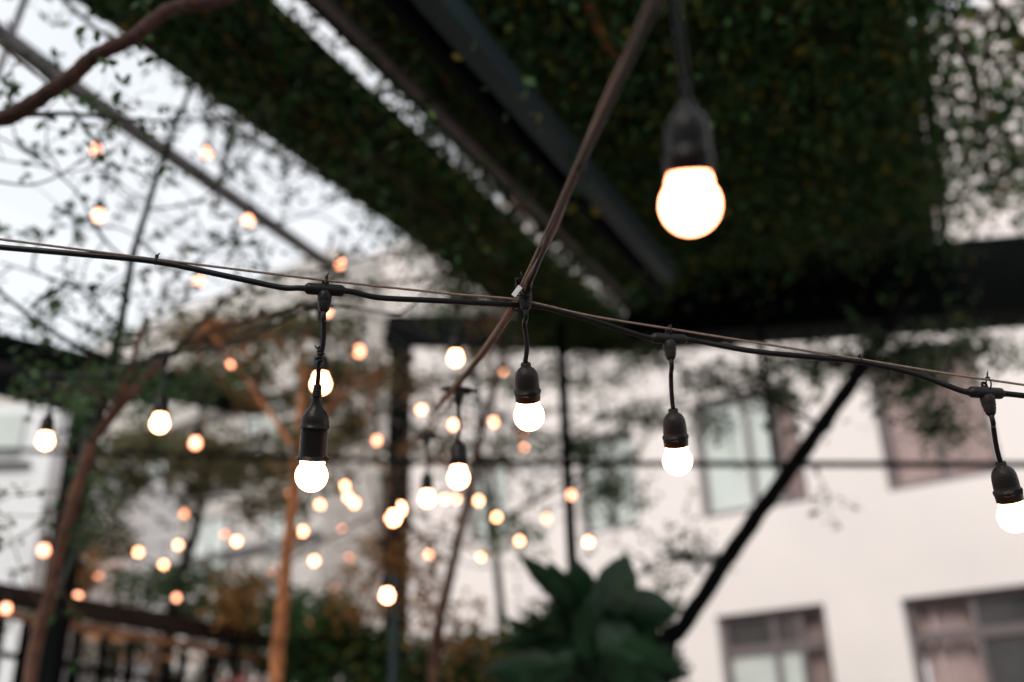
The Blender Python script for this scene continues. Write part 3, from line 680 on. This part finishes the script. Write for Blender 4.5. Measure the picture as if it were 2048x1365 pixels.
def lamp(name, top, bulb, label, bm, socket='bell', m='plastic_grey', yaw=0.0, mids=(), cord_r=.0034, group=None, splice=False):
    """top: connector centre; bulb: globe centre (world). returns the thing"""
    root = empty(name, top, label, 'hanging lamp', group)
    rel_b = Vector(bulb) - Vector(top)
    last = mids[-1] - Vector(top) if mids else Vector((0, 0, -.034))
    ax = (last - rel_b); ax = (ax.normalized() * .6 + Vector((0, 0, 1)) * .4).normalized() if not mids else ax.normalized()
    q = Vector((0, 0, 1)).rotation_difference(ax).to_matrix().to_4x4(); T = Matrix.Translation(rel_b) @ q
    fnc = bell_socket if socket == 'bell' else bottle_socket
    st = fnc(root, 0.0, M[m], M[bm], T)
    connector(root, M[m], yaw)
    c = MB(); pts = [Vector((0, 0, -.030))] + [Vector((0, 0, -.045))] + [Vector(x) - Vector(top) for x in mids] + [st + ax * .006, st - ax * .004]
    if not mids: pts[1:2] = [Vector((0, 0, -.05)), (Vector((0, 0, -.05)) + st) / 2 + Vector((rnd.uniform(-.006, .006), 0, 0))]
    c.tube(smooth_path(pts, 6), cord_r, 12); co = c.build('cord', M['rubber'], root)
    if splice:
        s_ = MB(); p = Vector(splice) - Vector(top)
        for k in range(5): s_.tube([p + Vector((0, 0, .010 - k * .005)), p + Vector((.0008 * (-1) ** k, 0, .0065 - k * .005))], [.0052, .0046], 12)
        s_.tube([p + Vector((-.003, 0, .006)), p + Vector((-.0085, -.002, .012))], [.0016, .0008], 6); s_.tube([p + Vector((-.003, 0, -.010)), p + Vector((-.008, -.002, -.006))], [.0016, .0008], 6)
        s_.build('tape_wrap', M['plastic'], co)
    return root
BGRP = 'string light lamps over the terrace'
main_yaw = math.atan2((P(1335, 675, 1.46) - P(650, 580, 1.38)).y, (P(1335, 675, 1.46) - P(650, 580, 1.38)).x)

# the four sharp lamps
T1 = P(650, 580, 1.37)
lamp('hanging_lamp', T1, P(623, 952, 1.37), 'sharp hanging bulb in a long black bottle socket with flared rim, left foreground', 'bulb', 'bottle', 'plastic', main_yaw,
     mids=[P(648, 640, 1.37), P(646, 690, 1.37), P(638, 722, 1.37), P(637, 745, 1.37)], group=BGRP, splice=P(641, 708, 1.37))
BY = (P(1048, 575, 1.40) - P(1332, -40, .76)); b_yaw = math.atan2(BY.y, BY.x)
T2 = P(1050, 578, 1.42)
lamp('hanging_lamp', T2, P(1058, 832, 1.44), 'sharp bulb in a rounded black socket under the knot where both wires cross', 'bulb', 'bell', 'plastic_grey', b_yaw,
     mids=[P(1049, 650, 1.42), P(1054, 690, 1.42), P(1051, 722, 1.42)], group=BGRP)
T3 = P(1338, 678, 1.48)
lamp('hanging_lamp', T3, P(1355, 922, 1.49), 'sharp bulb in a rounded socket, first right of the wire crossing', 'bulb', 'bell', 'plastic_grey', main_yaw,
     mids=[P(1342, 750, 1.48), P(1343, 785, 1.48), P(1346, 818, 1.48)], group=BGRP)
T4 = P(1972, 786, 1.40)
lamp('hanging_lamp', T4, P(2028, 1034, 1.40), 'sharp bulb cut by the right edge of the picture', 'bulb', 'bell', 'plastic_grey', main_yaw,
     mids=[P(1987, 856, 1.40), P(1993, 895, 1.40), P(2002, 930, 1.40)], group=BGRP)
# the near blurred lamp
T5 = P(1332, -95, .765)
lamp('hanging_lamp', T5, P(1381, 411, .77), 'largest glowing bulb, close and blurred in black socket at upper right', 'bulb_near', 'bell', 'plastic', b_yaw,
     mids=[P(1350, 0, .766), P(1360, 80, .768), P(1370, 160, .77)], group=BGRP)

def ridge_wire(name, pts, r, m, label, cat='cable', twist=False, k=8):
    sp = smooth_path(pts, k); mb = MB(); mb.tube(sp, r, 12); return tag(mb.build(name, m), label, cat)
# main cable segments (one cable) and its carrying wire
hx = Vector((math.cos(main_yaw), math.sin(main_yaw), 0)) * .034
ridge_wire('light_cable', [P(-1500, 380, 1.25), P(-800, 420, 1.29), P(-260, 468, 1.33), P(-60, 490, 1.34), P(0, 495, 1.345), P(150, 508, 1.35), P(312, 524, 1.355), P(450, 552, 1.36), P(560, 575, 1.365), T1 - hx, T1, T1 + hx, P(760, 596, 1.385), P(880, 602, 1.40), P(1020, 610, 1.425),
            P(1080, 614, 1.435), P(1180, 640, 1.45), T3 - hx, T3, T3 + hx, P(1500, 702, 1.465), P(1640, 716, 1.45), P(1720, 724, 1.44), P(1830, 748, 1.42), T4 - hx, T4, T4 + hx, P(2120, 800, 1.38), P(2350, 822, 1.35), P(2900, 850, 1.32), P(3700, 830, 1.28)], .0041, M['rubber'],
           'sharp black light cable running across the picture through the connectors')
ridge_wire('support_wire', [P(-1500, 350, 1.25), P(-800, 395, 1.29), P(-260, 446, 1.33), P(0, 479, 1.345), P(312, 519, 1.355), P(650, 561, 1.37), P(900, 588, 1.40), P(1040, 601, 1.425), P(1180, 632, 1.45), P(1338, 658, 1.48), P(1500, 684, 1.465), P(1720, 719, 1.44), P(1976, 760, 1.40), P(2350, 806, 1.35), P(2900, 830, 1.32), P(3700, 800, 1.28)], .0017, M['wire'],
           'thin tan support wire carrying the sharp light cable across the picture', 'wire')
# crossing string, from near top right back to the far bulbs
Bs = [P(1520, -420, .60), P(1332, -40, .76), P(1240, 165, .895), P(1162, 330, 1.05), P(1100, 470, 1.23), P(1062, 560, 1.38)]
Be = [P(1030, 618, 1.50), P(975, 700, 1.72), P(918, 770, 1.98), P(882, 810, 2.3), P(858, 845, 2.8), P(835, 880, 3.3), P(812, 905, 3.9), P(786, 925, 4.6)]
ridge_wire('light_cable', Bs + [T2 + Vector((0, 0, .002))] + Be, .0034, M['rubber'], 'black cable crossing from near upper right down toward the distant small bulbs', k=8)
ridge_wire('light_cable', [p + RT * .005 * math.sin(i * 2) + UP * .004 for i, p in enumerate(Bs)] + [P(1042, 590, 1.41)] + [p + RT * -.006 + UP * .002 for p in Be[:4]], .0030, M['wire'], 'brown twin lead twisted beside the black crossing cable', k=8)
ridge_wire('support_wire', [P(1508, -420, .60), P(1320, -40, .765), P(1228, 165, .90), P(1150, 335, 1.06), P(1090, 470, 1.24), P(1040, 575, 1.40), P(1012, 628, 1.53), P(960, 705, 1.76), P(914, 766, 1.98), P(880, 800, 2.3)], .0019, M['wire'],
           'tan support wire of the crossing string, passing the knot', 'wire')

def tie(p, direction, label, ra=.0062, tail=.014):
    """cable tie: loop round the cables with head and cut tail"""
    d = Vector(direction).normalized(); a = Vector((0, 0, 1)); b = d.cross(a).normalized(); a = b.cross(d)
    mb = MB(); mb.tube([p + (a * math.cos(t) * ra * 1.25 + b * math.sin(t) * ra * .8) for t in [2 * math.pi * i / 16 for i in range(17)]], .0011, 6, cap=False)
    mb.box(p + a * ra * 1.3, d * .0022, b * .0022, a * .0022)
    mb.tube([p + a * ra * 1.3, p + a * (ra * 1.3 + tail * .6) + d * .001, p + a * (ra * 1.3 + tail) + d * .003], [.0013, .0011, .0007], 6)
    tag(mb.build('cable_tie', M['plastic']), label, 'cable tie', 'ties holding cable to wire')
md = T3 - T1
tie(P(312, 522, 1.355), md, 'small black tie alone on the cable at far left', .0048, .006)
tie(P(652, 566, 1.37), md, 'black tie above the connector of the bottle socket lamp', .0058, .009)
tie(P(1340, 664, 1.48), md, 'black tie above the connector of the lamp right of the crossing', .006, .005)
tie(P(1720, 721, 1.44), md, 'small black tie on the cable between the two right lamps', .0045, .006)
tie(P(1977, 768, 1.40), md, 'black tie above the rightmost connector', .0062, .012)
tie(P(1163, 332, 1.055), BY, 'blurred tie binding the crossing cables above the knot', .0065, .004)
tie(P(1032, 608, 1.43), BY, 'tie binding all wires just below the knot', .0085, .004)
tie(P(918, 768, 1.98), BY, 'tie where the crossing string drops its next lamp', .008, .006)
kn = MB()
kc = P(1046, 575, 1.40)
for k in range(4):
    ph = k * .7; kn.tube([kc + RT * (.010 * math.cos(t + ph)) + UP * (.014 * math.sin(t) + .003 * math.sin(3 * t)) + FW * (.006 * math.sin(t + k)) for t in [2 * math.pi * i / 18 for i in range(19)]], .0013, 6, cap=False)
kn.tube([kc + UP * .010, kc + UP * .022 + RT * -.003], [.0014, .0008], 6)
tag(kn.build('wire_knot', M['plastic']), 'tangled black tie knot where the two strings cross', 'knot')
tg = MB(); c = P(1034, 583, 1.385); tg.box(c, (RT * .6 + UP * .8) * .0085, (RT * .8 - UP * .6) * .0035, FW * .0008)
tag(tg.build('clear_clip', M['tag'], smooth=False, bevel=.0006), 'small clear plastic clip caught in the wire knot', 'clip')

# ------------------------------------------------------------------ far lamps: one of them built with its parts, then copied
proto = lamp('hanging_lamp', Vector((0, 0, 0)), Vector((0, 0, -.19)), 'x', 'bulb_far', 'bell', 'plastic', 0.0, group=BGRP)
def copy_tree(o, parent=None, bm=None):
    c_ = o.copy(); COL.objects.link(c_); c_.parent = parent
    for ch in list(o.children): copy_tree(ch, c_)
    return c_
amber = None
first = [True]
def far(px, py, d, label, hang=.19, yaw=0.3, bm=None):
    p = P(px, py, d); t = p + Vector((0, 0, .19))
    if first[0]: o = proto; first[0] = False
    else: o = copy_tree(proto)
    sc__ = rnd.uniform(.86, 1.14) if d > 3.4 else 1.0; o.scale = (sc__,) * 3; o.location = t; o.rotation_euler = (rnd.uniform(-.06, .06), rnd.uniform(-.06, .06), yaw + rnd.uniform(-.3, .3)); o['label'] = label
    if bm is None and d < 7: bm = 'bulb_mid'
    if bm:
        for ch in o.children:
            if ch.name.startswith('bulb'):
                ch.data = ch.data.copy(); ch.data.materials[0] = M[bm]
    return t
strings = [
 ('thin dark cable of the nearest row of blurred bulbs across the left half', [
  (85, 883, 2.75, 'soft bulb glowing in front of the pale annex at far left', 'bulb'), (314, 851, 2.45, 'large soft bulb right of the left tree trunk', 'bulb'),
  (632, 772, 2.15, 'large soft bulb partly hidden behind the cord of the bottle socket lamp', 'bulb'), (916, 717, 3.0, 'large soft bulb just left of the crossing string above its lower tie', 'bulb')]),
 ('cable rising behind the left branches to the roof post', [
  (393, 884, 4.4, 'soft bulb directly right of the large one by the left tree trunk'), (459, 736, 5.8, 'small soft bulb above and left of the bottle socket lamp'), (722, 696, 5.3, 'bulb left of the dark post top, right of the bottle lamp cord'), (1004, 742, 8.5, 'faint bulb just left of the lamp under the knot')]),
 ('far cable of the row level with the round sockets', [
  (750, 886, 5.4, 'bulb against the left side of the dark square post'), (841, 819, 7.5, 'faint bulb high between post and crossing string'), (909, 850, 7.5, 'bulb right behind the thin cord of the second lamp of the crossing string'), (988, 848, 7.5, 'bulb left of the lamp under the knot, at globe height'), (1051, 862, 9, 'bulb peeking from behind the globe under the knot'), (1046, 897, 9.5, 'pale bulb just below the globe under the knot')]),
 ('far cable of the middle cluster of bulbs', [
  (584, 984, 8, 'bulb at the top of the slim warm trunk, under the bottle lamp'), (686, 974, 8, 'upper left bulb of the three touching ones left of the post'), (697, 992, 9, 'middle bulb of the three touching ones left of the post'), (710, 1001, 8.4, 'lower right bulb of the three touching ones left of the post'), (889, 996, 8.5, 'bulb right beside the string lamp above the bright pair'), (913, 996, 10, 'dim bulb just below the second lamp of the crossing string'), (640, 1010, 9, 'small bulb between the slim trunk and the three touching ones'), (535, 1015, 9.4, 'faint bulb left of the slim trunk top', 'bulb_amber'), (959, 998, 9, 'orange bulb right of the second lamp of the crossing string'), (995, 1035, 8.4, 'pale bulb right of the brown forked trunk'), (1094, 1041, 6.0, 'bulb left of the upright pipe, above the big leafed plant'), (1141, 993, 5.7, 'bulb hanging exactly on the dark upright pipe')]),
 ('far cable over the big leafed plant', [
  (888, 917, 9.5, 'small amber bulb left of the second crossing lamp socket', 'bulb_amber'), (1037, 1087, 7.5, 'bulb at the upper left tip of the big leafed plant'), (1179, 1083, 7.0, 'bulb above the big leafed plant, right of the pipe')]),
 ('far cable of the long low row behind the railing', [
  (85, 1095, 4.9, 'bulb touching the left side of the left tree trunk'), (143, 1100, 9.5, 'bulb just right of the left tree trunk'), (250, 1112, 10.5, 'dim left bulb of a close pair behind the railing', 'bulb_amber'), (277, 1102, 9, 'bright right bulb of a close pair behind the railing'), (357, 1096, 8.8, 'bulb above another one over the middle of the railing'), (449, 1070, 10.5, 'dim left bulb of the pair left of the slim trunk', 'bulb_amber'), (471, 1081, 8.5, 'bright right bulb of the pair left of the slim trunk'), (607, 1060, 8.5, 'bulb just right of the slim warm trunk'), (685, 1064, 9.5, 'dim orange bulb between slim trunk and post', 'bulb_amber'), (809, 1080, 8.5, 'bulb below the bright pair at the post')]),
 ('farthest cable, the lower short rows behind the railing', [
  (326, 1132, 8.8, 'bulb below left of the stacked ones over the railing'), (365, 1124, 9.2, 'lower one of two stacked bulbs over the railing'), (416, 1140, 9.6, 'flattened dim bulb right of the stacked ones'), (368, 1036, 7.0, 'faint wide bulb above the stacked ones over the railing', 'bulb_amber'), (195, 1150, 8.2, 'bulb low between the left trunk and the railing middle, alone'), (700, 1120, 9.0, 'faint bulb left of the post at the height of the low rows', 'bulb_amber'), (860, 1105, 8.6, 'small bulb right of the post among rusty leaves'), (545, 1150, 9.4, 'dim amber bulb beside the left edge of the slim trunk', 'bulb_amber'), (632, 1120, 8.2, 'whitish bulb in the gap right of the slim trunk'), (963, 1121, 9, 'orange bulb left of the pale one beside the plant'), (992, 1141, 8.6, 'pale bulb left of the big leafed plant')]),
 ('lowest cable of bulbs just above the handrail', [
  (15, 1221, 5.0, 'bulb under the handrail at the left picture edge'), (110, 1232, 8.6, 'dim bulb below the handrail right of the left trunk', 'bulb_amber'), (235, 1245, 9, 'dim bulb seen under the handrail between balusters', 'bulb_amber'), (124, 1180, 5.9, 'left of two bulbs resting above the handrail'), (158, 1190, 6.0, 'right of two bulbs resting above the handrail'), (350, 1202, 6.9, 'small pointed bulb glowing over the middle handrail'), (673, 1178, 9.5, 'small orange bulb among dark leaves left of the post', 'bulb_amber')]),
 ('cable hanging under the glass roof at upper left', [
  (195, 300, 4.6, 'topmost small bulb at left against the glass roof'), (413, 302, 4.8, 'bulb under the glass roof left of its grey rafter top right'), (497, 437, 4.9, 'bulb on the grey glass roof rafter'), (683, 532, 4.6, 'bulb amid branches above the bottle lamp connector')]),
 ('cable under the glass roof lower at left', [
  (195, 440, 3.6, 'bulb with dark socket in front of the sky, below the topmost one'), (395, 562, 5.2, 'faint bulb just under the main cable at left'), (655, 632, 5.0, 'faint bulb behind the bottle lamp cord, near its connector')]),
]
for lab, items in strings:
    tops = [far(it[0], it[1], it[2], it[3], bm=it[4] if len(it) > 4 else None) for it in items]
    order = sorted(tops, key=lambda t: (t - CAM).dot(RT) / depth(t))
    a, b = order[0], order[1]; y, z = order[-2], order[-1]
    e0 = a + (a - b).normalized() * .3 + Vector((0, 1.6, .5)); e1 = z + (z - y).normalized() * .3 + Vector((0, 1.6, -.3 if 'nearest row' in lab else .35))
    pts = [e0]
    for i, t in enumerate(order):
        pts.append(t)
        if i + 1 < len(order) and (order[i + 1] - t).length > .5: pts.append((t + order[i + 1]) / 2 + Vector((0, 0, -.03)))
    pts.append(e1)
    mb = MB(); mb.tube(smooth_path(pts, 4), .0032, 6); tag(mb.build('light_cable', M['rubber']), lab, 'cable')
# lamps along the crossing string
for px, py, d, lab, b in ((918, 957, 2.0, 'second lamp of the crossing string, right of the bright pair', 'bulb'), (851, 997, 2.9, 'third lamp of the crossing string, between pair and second', 'bulb'), (803, 1015, 3.9, 'right bulb of the bright overlapping pair at the post', 'bulb'), (784, 1025, 3.5, 'left bulb of the bright overlapping pair at the post', 'bulb'), (766, 1194, 3.4, 'lone bright bulb low in front of the dark post', 'bulb')):
    far(px, py, d, lab, bm=b)
mb = MB()
mb.tube(smooth_path([P(918, 770, 1.98), P(905, 800, 2.3), P(851, 997, 2.9) + Vector((0, 0, .19)), P(803, 1015, 3.9) + Vector((0, 0, .19)), P(784, 1025, 3.5) + Vector((0, 0, .19)), P(766, 1194, 3.4) + Vector((0, 0, .19)), P(730, 1194, 3.9) + Vector((0, 0, .5))], 6), .003, 6)
tag(mb.build('light_cable', M['rubber']), 'short slack lead joining the lamps by the dark post', 'cable')
